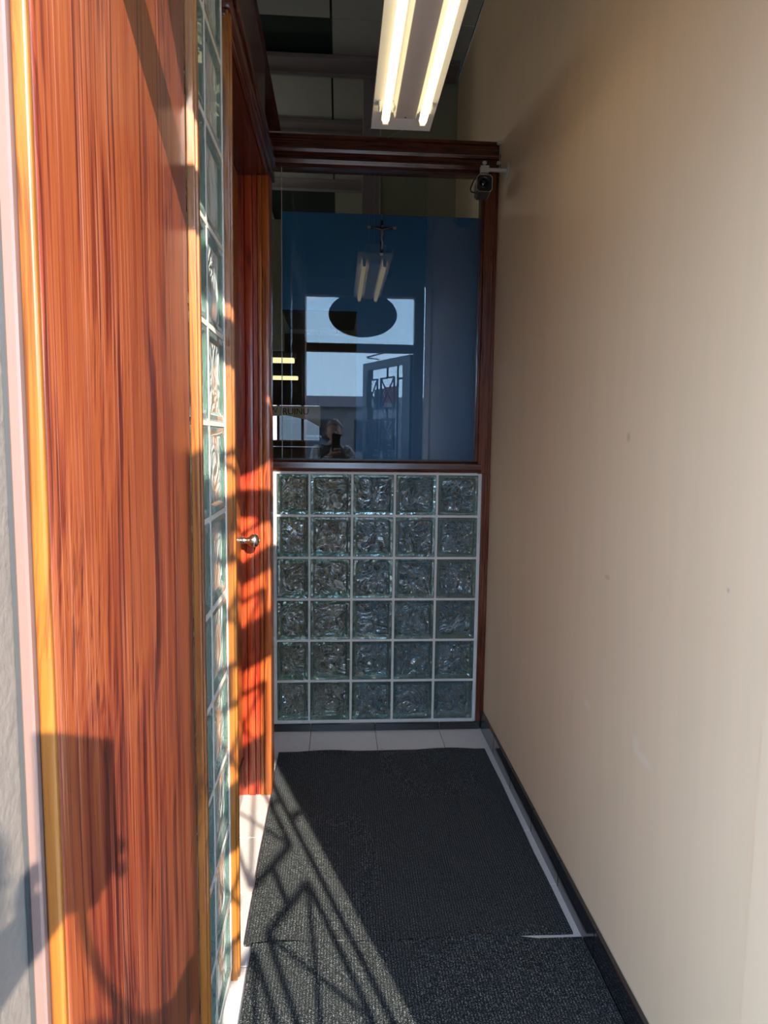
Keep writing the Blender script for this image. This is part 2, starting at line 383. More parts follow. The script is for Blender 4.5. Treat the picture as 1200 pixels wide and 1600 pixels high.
# ---- entry wall, left of and above the door (outside face concrete)
wf = NB(); bx(wf, (-5, .45, -.1), (-.302, .655, 4.2)); bx(wf, (.74, .45, -.1), (5, .61, 4.2)); bx(wf, (-.302, .45, 2.70), (.74, .61, 4.2))
tag(obj('wall_front', wf, 'concrete'), 'grey concrete street wall around the entry door', 'wall', kind='structure')
wi = NB(); bx(wi, (-5, .61, 0), (-.42, .64, ZC)); bx(wi, (-.40, .615, 2.72), (XR, .645, ZC))
tag(obj('wall_front', wi, 'dark_store'), 'dark inner face of the street wall above the entry', 'wall', kind='structure')
ef = tag(bpy.data.objects.new('door_frame', None), 'beige aluminium entry frame with a transom bar', 'door frame', kind='structure'); C.objects.link(ef)
box('jamb', (-.2965, .640, 0), (-.2845, .657, 2.70), 'alu', ef, .002); 
box('jamb', (.62, .56, 0), (.70, .66, 2.70), 'alu', ef, .003)
box('head', (-.3015, .56, 2.575), (.62, .66, 2.70), 'alu', ef, .003)
box('transom_bar', (-.3015, .56, 2.125), (.62, .66, 2.19), 'alu', ef, .003)
box('glazing_stop', (-.3015, .644, 0), (-.2967, .656, 2.7), 'alu_dark', ef)
tp = box('transom_pane', (-.3015, .607, 2.19), (.62, .612, 2.575), 'pane_thin', ef)
sg = NB(); N = 48
prism(sg, [(.193+.285*math.cos(2*math.pi*i/N), .582, 2.434+.183*math.sin(2*math.pi*i/N)) for i in range(N)], (0, .018, 0))
os_ = tag(obj('oval_sign', sg, 'alu_dark'), 'dark oval sign board fixed on the transom glass above the entry door', 'sign')

# ---- left wall of the vestibule: panel, glass block column, door recess
wl = NB()
bx(wl, (-.40, .66, 0), (-.293, 1.255, ZT))                       # studs behind the panel
bx(wl, (-.40, 1.255, 2.64), (XL-.001, 1.70, ZT))                 # over the blocks
bx(wl, (-.40, 1.70, 2.345), (XL-.001, 2.60, ZT))                 # over the door
bx(wl, (-.42, 2.72, 0), (-.335, 3.19, ZT))
wleft = tag(obj('wall_left', wl, 'dark_wood'), 'dark timber partition with panel, glass blocks and inner door on the left', 'wall', kind='structure')
pn = NB(); bx(pn, (-.2925, .6575, 0), (XL, 1.272, ZT), .005, 3)
pb = obj('wood_panel', pn, 'panel_wood', wleft); smooth_some(pb)
# honey coloured end grain of the panel, facing the street
eg = NB(); bx(eg, (-.2842, .648, 0), (XL-.001, .6575, ZT), .003, 3); tag(obj('panel_edge', eg, 'honey_wood', wleft), 'honey coloured edge of the panel')
st = NB(); bx(st, (XL, 1.273, 0), (-.2545, 1.283, ZT), .002, 2); bx(st, (XL, 1.283, 0), (-.2505, 1.297, ZT), .003, 2); bx(st, (XL, 1.297, 0), (-.257, 1.305, ZT), .002, 2)
tag(obj('moulding', st, 'honey_wood', wleft), 'honey coloured strip beside the glass blocks')
box('cap', (-.41, .66, ZT), (-.262, 3.19, ZT+.012), 'dark_wood', wleft, .003)

P = .2
def block_mesh(w, h, d=.076):
    """pressed glass block: flat rim, shallow step down to a rounded centre field on both faces; front looks along -Y"""
    b = NB(); n = 5
    def ring(hx, hz, y, r):
        out = []
        for (sx, sz, a0) in ((1, 1, 0), (-1, 1, 90), (-1, -1, 180), (1, -1, 270)):
            for k in range(n):
                a = math.radians(a0 + 90*k/(n-1)); out.append(b.verts.new((sx*(hx-r) + r*math.cos(a), y, sz*(hz-r) + r*math.sin(a))))
        return out
    rs = [ring(w/2-.021, h/2-.021, .007, .012), ring(w/2-.013, h/2-.013, .001, .012), ring(w/2-.003, h/2-.003, 0, .006), ring(w/2, h/2, .003, .005),
          ring(w/2, h/2, d-.003, .005), ring(w/2-.003, h/2-.003, d, .006), ring(w/2-.013, h/2-.013, d-.001, .012), ring(w/2-.021, h/2-.021, d-.007, .012)]
    L = len(rs[0])
    for p, q in zip(rs, rs[1:]):
        for i in range(L): b.faces.new((p[i], p[(i+1) % L], q[(i+1) % L], q[i]))
    b.faces.new(rs[0]); b.faces.new(list(reversed(rs[-1])))
    for f in b.faces:
        if 4 == len(f.verts): f.material_index = 1
    me = mesh_of('glass_block', b, 'block'); me.materials.append(M['rim_glass'])
    return me
BM = block_mesh(P-.0105, P-.0105)
BMC = block_mesh(.1465, P-.0105)

# column beside the panel (blocks look along +X)
zl0, YM = 2.236, 1.4547
mo = NB()
zs = [zl0 + .4 - .2*k for k in range(14)]
for z in zs: bx(mo, (XL-.07, 1.288, z-.0052), (XL+.0005, 1.66, z+.0052))
for z0_, z1_ in zip(zs[1:], zs): bx(mo, (XL-.07, YM-.0052, z0_+.0052), (XL+.0005, YM+.0052, z1_-.0052))
bx(mo, (XL-.07, 1.6505, zs[-1]+.0052), (XL+.0018, 1.6610, zs[0]-.0052)); bx(mo, (XL-.07, 1.2555, 0), (XL-.004, 1.2585, zs[0]))
bx(mo, (XL-.07, 1.2585, 0), (XL-.002, 1.66, zs[-1]-.0052))
obj('mortar', mo, 'mortar', wleft)
for k in range(13):
    for c in (0, 1):
        o = link('glass_block', BM, wleft, (XL, YM + (c-.5)*P, zs[k+1]+.1))
        o.rotation_euler = (0, 0, math.pi/2)                     # local -Y turns to +X

# door post, recessed inner door and its far jamb
po = NB(); bx(po, (XL-.09, 1.662, 0), (-.254, 1.674, 2.36), .002, 2); bx(po, (XL-.09, 1.674, 0), (-.2495, 1.694, 2.36), .003, 2); bx(po, (XL-.13, 1.694, 0), (-.262, 1.702, 2.345), .002)
tag(obj('door_post', po, 'honey_wood', wleft), 'honey coloured post between glass blocks and door')
jm = NB()
bx(jm, (-.42, 2.602, 0), (-.3475, 2.72, 2.345), .002)
bx(jm, (-.3465, 2.598, 0), (-.318, 2.72, 2.345), .004, 2)
bx(jm, (-.3175, 2.602, 0), (-.300, 2.72, 2.345), .002)
smooth_some(obj('door_jamb', jm, 'frame_wood', wleft)); jm = NB()
bx(jm, (-.2995, 2.594, 0), (-.284, 2.72, 2.345), .005, 2)
bx(jm, (-.2835, 2.598, 0), (-.257, 2.72, 2.40), .004, 2)
smooth_some(obj('jamb_casing', jm, 'orange_wood', wleft))
cs = NB()
for (z0_, z1_, x) in ((2.345, 2.362, -.258), (2.362, 2.392, -.247), (2.392, 2.418, -.253), (2.418, 2.452, -.244), (2.452, 2.468, -.252)):
    bx(cs, (XL-.001, 1.66, z0_), (x, 2.722, z1_), .004, 2)
smooth_some(obj('door_casing', cs, 'dark_wood', wleft))
d1 = tag(bpy.data.objects.new('door_1', None), 'recessed inner wooden door with a round steel knob', 'door', kind='structure'); C.objects.link(d1)
box('door_leaf', (-.405, 1.705, .012), (-.366, 2.598, 2.342), 'honey_wood', d1, .003)
pp = NB(); bx(pp, (-.366, 1.80, .2), (-.358, 2.52, 2.262), .004, 2); obj('raised_panel', pp, 'honey_wood', d1)
box('kick_strip', (-.366, 1.72, .02), (-.361, 2.58, .17), 'dark_wood', d1, .002)  # dark strip standing in for the shadow at the door foot
kb = NB(); lathe(kb, (-.366, 2.535, 1.028), (1, 0, 0), [(0, .030), (.004, .0305), (.007, .027), (.009, .014), (.024, .011), (.034, .013), (.041, .0205), (.050, .0255), (.060, .026), (.068, .022), (.073, .013), (.0745, .004)], 28)
kn = obj('door_knob', kb, 'steel', d1, True)
kp = NB(); lathe(kp, (-.292, 2.535, 1.028), (1, 0, 0), [(0, .006), (.0015, .006), (.0022, .004)], 12); obj('lock_button', kp, 'steel', kn, True)

# ---- back partition: glass blocks below, window above
XB, ZB = -.1355, 1.2469
wb = NB()
zb = [ZB-.2*k for k in range(7)]
xb = [-.289] + [XB+.2*i for i in range(5)]
for k, z in enumerate(zb):
    t_ = .0052
    bx(wb, (-.335, YB, z-t_), (.6745, YB+.07, z+(t_ if k else .0065)))
for i, x in enumerate(xb):
    a, b = (x-.046, x+.0015) if i == 0 else ((x-.0052, x+.0052) if i < 5 else (x-.0052, x+.010))
    for z0_, z1_ in zip(zb[1:], zb): bx(wb, (a, YB, z0_+.0052), (b, YB+.07, z1_-.0052))
bx(wb, (-.335, YB+.003, 0), (.6745, YB+.07, zb[-1]-.0052))
wback = tag(obj('wall_back', wb, 'mortar'), 'back partition of clear wavy glass blocks in white mortar below the window', 'wall', kind='structure')
for k in range(6):
    for i in range(5):
        x0, x1 = xb[i], xb[i+1]
        link('glass_block', BMC if i == 0 else BM, wback, ((x0+x1)/2 - (-.0008 if i == 0 else 0), YB-.002, zb[k+1]+.1))
bb_ = tag(bpy.data.objects.new('baseboard_back', None), 'low black tile skirting under the glass blocks', 'baseboard', kind='structure'); C.objects.link(bb_)
for a, b in ((-.335, -.126), (-.126, .1855), (.1855, .497), (.497, .6995)):
    box('base_tile', (a+.001, YB-.012, .0005), (b-.001, YB-.0005, .0375), 'black_base', bb_, .002)

wn = tag(bpy.data.objects.new('window_1', None), 'large fixed window in a red wood frame over the glass blocks', 'window', kind='structure'); C.objects.link(wn)
def rail(name, prof, x0, x1, mat):
    b = NB(); prism(b, [(x0, y, z) for (y, z) in prof], (x1-x0, 0, 0)); return obj(name, b, mat, wn)
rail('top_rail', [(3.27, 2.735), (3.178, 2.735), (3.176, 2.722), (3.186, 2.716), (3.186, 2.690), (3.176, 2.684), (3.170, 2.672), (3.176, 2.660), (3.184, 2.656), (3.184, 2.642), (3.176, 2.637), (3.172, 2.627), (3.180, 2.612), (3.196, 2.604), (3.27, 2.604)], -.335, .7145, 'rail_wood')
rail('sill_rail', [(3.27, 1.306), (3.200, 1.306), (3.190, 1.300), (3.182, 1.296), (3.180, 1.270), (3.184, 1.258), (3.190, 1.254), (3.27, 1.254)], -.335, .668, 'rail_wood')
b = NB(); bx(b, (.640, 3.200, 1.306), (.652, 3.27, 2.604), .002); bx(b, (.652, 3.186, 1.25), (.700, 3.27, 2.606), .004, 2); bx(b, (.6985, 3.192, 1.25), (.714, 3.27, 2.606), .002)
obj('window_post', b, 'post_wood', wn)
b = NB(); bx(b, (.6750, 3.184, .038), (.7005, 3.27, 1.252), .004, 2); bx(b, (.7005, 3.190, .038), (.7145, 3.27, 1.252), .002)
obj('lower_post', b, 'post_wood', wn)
box('glass_pane', (-.335, 3.214, 1.306), (.640, 3.219, 2.604), 'pane', wn)
box('glass_joint', (-.2635, 3.2125, 1.306), (-.2605, 3.2205, 2.604), 'lamp_grey', wn)
b = NB(); bx(b, (-.335, 3.203, 1.3055), (.640, 3.2125, 1.314)); obj('gasket', b, 'black', wn)

# ------------------------------------------------------------------ the store seen through the glass
bl = tag(thing('blue_partition', (.2, 3.45, 0), 'tall blue painted booth panel standing close behind the window', 'partition'))
box('side_board', (.085, 3.45, 0), (XR-.002, 3.49, 2.49), 'blue', bl)
box('header_board', (-.285, 3.45, 2.03), (.085, 3.49, 2.49), 'blue', bl)
box('soffit', (-.285, 3.49, 2.03), (.085, 4.05, 2.06), 'black', bl)
box('wall_store', (.25, 4.40, 0), (XR, 4.46, ZC), 'olive')
tag(bpy.data.objects['wall_store'], 'olive grey store wall rising behind the blue booth panel', 'wall', kind='structure')
tag(box('pillar', (.135, 4.36, 2.2), (.236, 4.44, ZC-.05), 'beam'), 'grey square pillar rising behind the blue booth panel', 'pillar', kind='structure')
tag(box('wall_header', (-2.4, 4.42, 1.95), (-.348, 4.48, 2.745), 'olive'), 'olive wall header visible at the edge of the window', 'wall', kind='structure')
sw = NB(); bx(sw, (-5.1, .61, 0), (-5, 15, ZC)); bx(sw, (-5, 14.9, 0), (-2.0, 15, ZC)); bx(sw, (-.42, 14.9, 0), (XR, 15, ZC)); bx(sw, (-2.0, 14.9, 0), (-.42, 15, 1.35)); bx(sw, (-2.0, 14.9, 2.10), (-.42, 15, ZC))
wfar = tag(obj('wall_far', sw, 'dark_store'), 'dark far end of the store around its front window', 'wall', kind='structure')
w2 = tag(bpy.data.objects.new('window_2', None), 'bright front window at the far end of the store', 'window', kind='structure'); C.objects.link(w2)
for x in (-1.30, -.78): box('mullion', (x-.03, 14.92, 1.35), (x+.03, 14.98, 2.1), 'alu_dark', w2)
box('far_sill', (-2.0, 14.84, 1.33), (-.42, 14.98, 1.36), 'alu', w2)
box('far_pane', (-2.0, 14.955, 1.36), (-.42, 14.96, 2.1), 'pane_thin', w2)
ct = thing('shop_counter', (-1.4, 11.6, 0), 'dark shop counter in front of the far window', 'counter')
box('counter_body', (-3, 11.4, 0), (-.3, 11.9, 1.22), 'dark_store', ct); box('counter_top', (-3.02, 11.36, 1.22), (-.28, 11.94, 1.26), 'black', ct, .004)
for k, (y, x1, z) in enumerate(((9.0, -.56, 2.40), (11.5, -.66, 2.39))):
    t_ = thing('strip_light', (-1.6, y, z), ['lit yellow strip light in the store, upper of the two', 'lit yellow strip light in the store, lower of the two'][k], 'lamp', 'strip lights in the store')
    box('housing', (-2.8, y, z+.03), (x1, y+.13, z+.09), 'dark_store', t_); box('diffuser', (-2.78, y+.01, z-.03), (x1-.02, y+.12, z+.03), 'strip', t_, .01)
    for x in (-2.4, -1.0):
        r = NB(); tube(r, [(x, y+.06, z+.09), (x, y+.06, ZC)], .006, 6); obj('rod', r, 'black', t_)
for k, (x, y) in enumerate(((-2.6, 4.2), (-1.6, 5.6), (-2.8, 7.2), (-2.8, 1.8))):  # tube lamps added out of view to brighten the ceiling and glass blocks
    t_ = thing('bare_tube_lamp', (x, y, 3.1), ['bare tube lamp in the store, nearest the street wall side of the booth', 'bare tube lamp in the store between the other two behind the booth', 'bare tube lamp in the store, closest to the shop counter', 'bare tube lamp in the store behind the glass block column'][k], 'lamp', 'bare tube lamps in the store')
    b = NB(); lathe(b, (x-.6, y, 3.1), (1, 0, 0), [(0, .02), (.01, .025), (1.19, .025), (1.2, .02)], 12); obj('lit_tube', b, 'store_tube', t_)
    for q in (-.58, .58):
        r = NB(); tube(r, [(x+q, y, 3.12), (x+q, y, ZC)], .004, 6); obj('rod', r, 'black', t_)
# pale awning sign hanging before the far window
aw = thing('awning_sign', (-1.0, 13.5, 1.9), 'pale slanted awning sign with dark letters by the far window', 'sign')
b = NB(); prism(b, [(-1.36, 13.5, 2.02), (-.36, 13.5, 2.02), (-.36, 13.5, 1.62), (-.62, 13.5, 1.76), (-1.02, 13.5, 1.84), (-1.36, 13.5, 1.82)], (0, .02, 0)); obj('sign_board', b, 'white_sign', aw)
def text(name, s, loc, rot, size, mat, parent, ext=.004):
    cu = bpy.data.curves.new(name, 'FONT'); cu.body = s; cu.size = size; cu.extrude = ext; cu.materials.append(M[mat])
    t0 = bpy.data.objects.new('tmp', cu); C.objects.link(t0); dg = bpy.context.evaluated_depsgraph_get()
    me = bpy.data.meshes.new_from_object(t0.evaluated_get(dg)); bpy.data.objects.remove(t0)
    o = link(name, me, parent, loc); o.rotation_euler = rot; return o
text('lettering', 'RUINU', (-1.10, 13.493, 1.86), (math.pi/2, 0, 0), .17, 'black', aw)
text('lettering', 'W', (-1.34, 13.493, 1.88), (math.pi/2, 0, 0), .15, 'black', aw)
for x in (-1.3, -.4):
    r = NB(); tube(r, [(x, 13.51, 2.02), (x, 13.51, ZC)], .004, 6); obj('wire', r, 'black', aw)

# crucifix on the blue board
cf = thing('crucifix', (.20, 3.448, 2.43), 'small silver crucifix hanging on the blue panel behind the glass', 'crucifix')
CXx, CZ, CYy = .202, 2.428, 3.449
b = NB(); bx(b, (CXx-.006, CYy-.006, CZ-.125), (CXx+.006, CYy, CZ+.035), .001); bx(b, (CXx-.062, CYy-.006, CZ-.005), (CXx+.062, CYy, CZ+.005), .001); obj('cross', b, 'iron', cf)
for (x, z) in ((-.062, 0), (.062, 0), (0, -.125)):
    b = NB(); bx(b, (CXx+x-.009, CYy-.0075, CZ+z-.0065), (CXx+x+.009, CYy, CZ+z+.0065), .002); obj('end_cap', b, 'silver', cf)
b = NB()
tube(b, [(CXx-.05, CYy-.008, CZ+.001), (CXx-.02, CYy-.009, CZ-.006), (CXx, CYy-.010, CZ-.012), (CXx+.02, CYy-.009, CZ-.006), (CXx+.05, CYy-.008, CZ+.001)], [.002, .0025, .004, .0025, .002], 6)
tube(b, [(CXx, CYy-.010, CZ-.010), (CXx+.001, CYy-.011, CZ-.03), (CXx-.002, CYy-.011, CZ-.05), (CXx+.003, CYy-.012, CZ-.075), (CXx, CYy-.009, CZ-.105)], [.0055, .007, .0055, .0045, .003], 8)
bmesh.ops.create_icosphere(b, subdivisions=2, radius=.006, matrix=Matrix.Translation((CXx+.002, CYy-.011, CZ+.004)))
obj('corpus', b, 'silver', cf, True)
b = NB(); tube(b, [(CXx, CYy-.003, CZ+.034), (CXx+.001, CYy-.002, 2.49)], .0012, 6); obj('cord', b, 'silver', cf)

# ------------------------------------------------------------------ fluorescent lamp
la = thing('fluorescent_lamp', (.2, 1.83, 2.45), 'white two-tube fluorescent lamp hanging over the vestibule', 'lamp')
LX0, LX1, LY0, LY1, LZ = .102, .302, 1.22, 2.44, 2.452
b = NB(); bx(b, (LX0, LY0, LZ), (LX1, LY1, LZ+.004)); bx(b, (LX0, LY0, LZ+.004), (LX0+.003, LY1, LZ+.03)); bx(b, (LX1-.003, LY0, LZ+.004), (LX1, LY1, LZ+.03)); obj('reflector', b, 'lamp_white', la)
b = NB(); bx(b, (LX0+.04, LY0+.02, LZ+.004), (LX1-.04, LY1-.02, LZ+.055), .004); obj('housing', b, 'lamp_white', la)
b = NB(); za, zb2 = LZ-.0005, LZ-.026
prof = [(.164, za), (.246, za), (.238, zb2), (.172, zb2)]
prism(b, [(x, LY0+.07, z) for x, z in prof], (0, LY1-LY0-.21, 0)); 
bmesh.ops.recalc_face_normals(b, faces=b.faces[:])
bc = obj('ballast_cover', b, 'lamp_white', la)
b = NB(); bx(b, (.1735, LY0+.075, zb2-.0012), (.2365, LY1-.145, zb2-.0002)); obj('cover_face', b, 'lamp_grey', bc)
b = NB(); lathe(b, (.205, LY1-.152, zb2-.0012), (0, 0, -1), [(0, .003), (.001, .0026)], 10); obj('screw', b, 'black', bc)
for x in (.142, .262):
    b = NB(); lathe(b, (x, LY0+.055, LZ-.030), (0, 1, 0), [(0, .006), (.002, .011), (.008, .013), (LY1-LY0-.198, .013), (LY1-LY0-.192, .011), (LY1-LY0-.190, .006)], 20); tb = smooth_some(obj('tube', b, 'tube', la), 60)
    for y in (LY0+.045, LY1-.136):
        b = NB(); bx(b, (x-.010, y, LZ-.044), (x+.010, y+.012, LZ-.0005), .003, 2); obj('lamp_holder', b, 'lamp_white', la)
    for y in (LY0+.13, LY1-.20):
        for s in (-1, 1):
            b = NB(); bx(b, (x+s*.021-.004, y, LZ-.02), (x+s*.021+.004, y+.035, LZ-.0005), .002); obj('clip', b, 'lamp_white', la)
for x in (LX0+.002, LX0+.118):
    b = NB(); tube(b, [(x, LY1-.003, LZ+.004), (x-.012, 3.19, 2.738)], .0012, 6); obj('wire', b, 'silver', la)
for y in (1.45, 2.2):
    b = NB(); tube(b, [(.202, y, LZ+.054), (.202, y, ZC)], .004, 8); obj('hanger', b, 'silver', la)

# ------------------------------------------------------------------ security camera
sc_ = thing('security_camera', (XR, 3.02, 2.56), 'small grey security camera on an ivory arm from the cream wall', 'camera')
AZ, AY = 2.554, 3.02
b = NB(); lathe(b, (XR-.0003, AY, AZ), (-1, 0, 0), [(0, .032), (.004, .031), (.007, .022), (.009, .010)], 24); obj('wall_plate', b, 'cam_white', sc_, True)
b = NB(); lathe(b, (XR-.008, AY, AZ), (-1, 0, 0), [(0, .0085), (.09, .0085)], 14); smooth_some(obj('arm', b, 'cam_white', sc_))
b = NB(); bx(b, (.594, AY-.014, AZ-.016), (.630, AY+.014, AZ+.014), .003, 2); cl = obj('clamp', b, 'cam_white', sc_)
b = NB(); lathe(b, (.612, AY, AZ+.0142), (0, 0, 1), [(0, .004), (.010, .004), (.010, .009), (.018, .009), (.020, .006)], 12); obj('thumb_screw', b, 'cam_white', cl)
b = NB(); bx(b, (.593, AY-.012, AZ-.040), (.617, AY+.012, AZ-.024), .002); lathe(b, (.607, AY, AZ-.023), (0, 0, 1), [(0, .006), (.008, .006)], 10); obj('mount_foot', b, 'cam_white', cl)
BX, BZ = .603, AZ-.074
b = NB()
oct_ = lambda hw, hh, c: [(-hw+c, -hh), (hw-c, -hh), (hw, -hh+c), (hw, hh-c), (hw-c, hh), (-hw+c, hh), (-hw, hh-c), (-hw, -hh+c)]
prism(b, [(BX+x, AY-.055, BZ+z) for x, z in oct_(.032, .033, .010)], (0.012, .125, .006)); obj('shell', b, 'cam_grey', sc_)
b = NB(); lathe(b, (BX-.006, AY-.056, BZ-.003), (-.05, -1, -.05), [(0, .024), (.022, .024), (.024, .021), (.022, .017), (.010, .015)], 24); ln = smooth_some(obj('lens_barrel', b, 'black', sc_))
b = NB(); lathe(b, (BX-.0065, AY-.067, BZ-.0035), (-.05, -1, -.05), [(0, .0145), (.003, .011), (.0045, .004)], 18); obj('lens', b, 'lens', ln, True)
b = NB(); prism(b, [(BX+x, AY-.0565, BZ+z) for x, z in oct_(.0335, .0345, .010)], (0, .004, 0)); obj('front_rim', b, 'lamp_grey', sc_)
b = NB(); prism(b, [(BX-.001+x, AY-.0575, BZ-.001+z) for x, z in oct_(.0315, .0325, .010)], (0, .002, 0)); obj('front_plate', b, 'black', sc_)
b = NB(); tube(b, [(BX-.01, AY+.06, BZ+.03), (BX-.012, AY+.03, BZ+.046), (BX-.028, AY, BZ+.042), (BX-.040, AY-.01, BZ+.020), (BX-.052, AY-.012, BZ-.010), (BX-.048, AY-.012, BZ-.022), (BX-.028, AY-.02, BZ-.030), (BX-.01, AY-.03, BZ-.036)], .0028, 8); obj('cable', b, 'black', sc_, True)
b = NB(); tube(b, [(.708, 3.165, 2.735), (.7085, 3.165, 2.60), (.7085, 3.12, 2.575), (.708, 3.04, 2.572)], .0022, 6); cb = obj('wall_cable', b, 'cam_white', sc_, True)
for z in (2.725, 2.640):
    b = NB(); bx(b, (.696, 3.156, z-.006), (.7145, 3.175, z+.006), .003, 2); obj('cable_clip', b, 'cam_white', cb)

# ------------------------------------------------------------------ door mats
def mat_mesh(corners, nx, ny, th, amp, seed, curl=0):
    rnd = random.Random(seed); b = NB(); bl, br_, tr, tl = [Vector((x, y, 0)) for x, y in corners]
    ph = [rnd.uniform(0, 6.28) for _ in range(8)]
    def pt(u, v, z):
        p = bl*(1-u)*(1-v) + br_*u*(1-v) + tr*u*v + tl*(1-u)*v
        ex = amp*(math.sin(v*9+ph[0]) + .6*math.sin(v*23+ph[1])); ey = amp*(math.sin(u*8+ph[2]) + .7*math.sin(u*19+ph[3]) + .4*math.sin(u*41+ph[4]))
        if v == 1: ey -= curl*min(1, max(0, (u-.80)/.06))
        k = z + max(0, .0035*math.sin(u*6+ph[5])*math.sin(v*5+ph[6]))
        if v in (0, 1): k = z*(1+.9*max(0, math.sin(u*11+ph[7])))
        return (p.x + ex*(1 if u in (0, 1) else .3), p.y + ey*(1 if v in (0, 1) else .3), k)
    g = [[b.verts.new(pt(i/nx, j/ny, th)) for i in range(nx+1)] for j in range(ny+1)]
    for j in range(ny):
        for i in range(nx): b.faces.new((g[j][i], g[j][i+1], g[j+1][i+1], g[j+1][i]))
    loop = [g[0][i] for i in range(nx+1)] + [g[j][nx] for j in range(1, ny+1)] + [g[ny][i] for i in range(nx-1, -1, -1)] + [g[j][0] for j in range(ny-1, 0, -1)]
    lo = [b.verts.new((v.co.x, v.co.y, .0008)) for v in loop]
    for i in range(len(loop)): b.faces.new((loop[i], lo[i], lo[(i+1) % len(loop)], loop[(i+1) % len(loop)]))
    b.faces.new(list(reversed(lo)))
    return b
tag(obj('door_mat', mat_mesh([(-.254, 1.782), (.679, 1.786), (.674, 2.962), (-.260, 2.958)], 44, 30, .007, .0009, 3), 'carpet'), 'ribbed charcoal door mat lying before the glass blocks', 'mat', 'ribbed mats in the vestibule')
tag(obj('door_mat', mat_mesh([(-.228, .72), (.698, .72), (.698, 1.7775), (-.231, 1.7765)], 44, 30, .0085, .0007, 9, .012), 'carpet'), 'ribbed charcoal door mat just inside the entry, reaching to the black skirting', 'mat', 'ribbed mats in the vestibule')

# ------------------------------------------------------------------ street door, open outwards, with its iron grille
d2 = thing('door_2', (.62, .60, 0), 'glazed aluminium entry door swung open to the street with an iron grille', 'door', kind='structure')
HP = Vector((.62, .60, 0)); U = (Vector((.265, -.19, 0))-HP).normalized(); NR = Vector((U.y, -U.x, 0))   # NR: towards the camera side
if NR.x > 0: NR = -NR
def dp(s, n, z): return HP + U*s + NR*n + Vector((0, 0, z))
def dbox(name, s0, s1, n0, n1, z0, z1, mat, parent=d2):
    b = NB(); q = [dp(s0, n0, z0), dp(s1, n0, z0), dp(s1, n1, z0), dp(s0, n1, z0)]; prism(b, q, (0, 0, z1-z0)); return obj(name, b, mat, parent)
dbox('hinge_stile', .012, .142, -.022, .022, .02, 2.118, 'alu_dark'); dbox('lock_stile', .81, .912, -.022, .022, .02, 2.118, 'alu_dark')
dbox('top_rail', .142, .81, -.022, .022, 2.05, 2.118, 'alu_dark'); dbox('bottom_rail', .142, .81, -.022, .022, .02, .19, 'alu_dark')
dbox('glass_pane', .142, .81, -.003, .003, .19, 2.05, 'pane_thin')
GN = .032; bw = .0135
def gbar(s0, z0, s1, z1, w=bw):
    b = NB(); bar(b, dp(s0, GN, z0), dp(s1, GN, z1), w, w, NR); obj('grille_bar', b, 'iron', d2)
for s0, s1 in ((.268, .518), (.588, .800)):
    sm = (s0+s1)/2; zt_ = 2.05
    z = 1.951
    while z > .35:
        zb_ = z-.266
        gbar(sm, zt_ if z > 1.9 else z+.101, sm, z)
        gbar(s0, z, s1, z); gbar(s0, zb_, s1, zb_); gbar(s0, z, s0, zb_); gbar(s1, z, s1, zb_)
        gbar(s0, z, s1, zb_, .010); gbar(s0, zb_, s1, z, .010)
        z -= .367
    gbar(sm, z+.101, sm, .19)
gbar(.203, .19, .203, 2.05)
for z in (1.929, 1.0, .3): gbar(.142, z, .203, z, .016)
for z in (1.818, 1.08, .35): gbar(.203, z, .268, z, .010)
dh = NB(); tube(dh, [dp(.86, .022, .92), dp(.86, .06, .93), dp(.86, .065, 1.0), dp(.86, .06, 1.10), dp(.86, .022, 1.11)], .009, 10)
tag(obj('pull_handle', dh, 'steel', d2, True), 'steel pull handle')
dcl = NB(); bar(dcl, (.47, .565, 2.155), (.255, .07, 2.15), .02, .008); bar(dcl, (.255, .07, 2.142), dp(.62, 0, 2.135), .02, .008)
obj('closer_arm', dcl, 'alu_dark', d2); box('closer_body', (.40, .515, 2.13), (.58, .558, 2.185), 'alu_dark', d2, .006)
tag(dbox('poster', .255, .50, .004, .006, 1.735, 1.875, 'red_sign'), 'red poster on the door glass'); tag(dbox('poster', .255, .50, .004, .006, 1.690, 1.733, 'white_sign'), 'white strip below the red poster')
tag(dbox('poster', .505, .70, .004, .006, 1.690, 1.865, 'green_sign'), 'dark green poster on the door glass')
for s0, s1, w, sz in ((.285, .51, 'BC wards', .05), (.585, .75, '', .03)):
    dc = tag(dbox('notice', s0, s1, .004, .006, 1.215, 1.40, 'notice_blue'), 'blue notice on the door glass')
    xa, ya = U, Vector((0, 0, 1)); mm = Matrix((xa, ya, xa.cross(ya))).transposed().to_4x4()
    if w:
        tx = text('lettering', w, (0, 0, 0), (0, 0, 0), sz, 'white_sign', dc, .0004); mm.translation = dp(s0+.012, .0068, 1.25); tx.matrix_basis = Matrix.Translation(-Vector(d2.location)) @ mm if False else mm
    for k in range(3):
        if w and k == 0: continue
        dbox('print_line', s0+.02, s1-.03-.03*k, .006, .0066, 1.25+k*.05, 1.258+k*.05, 'white_sign', dc)

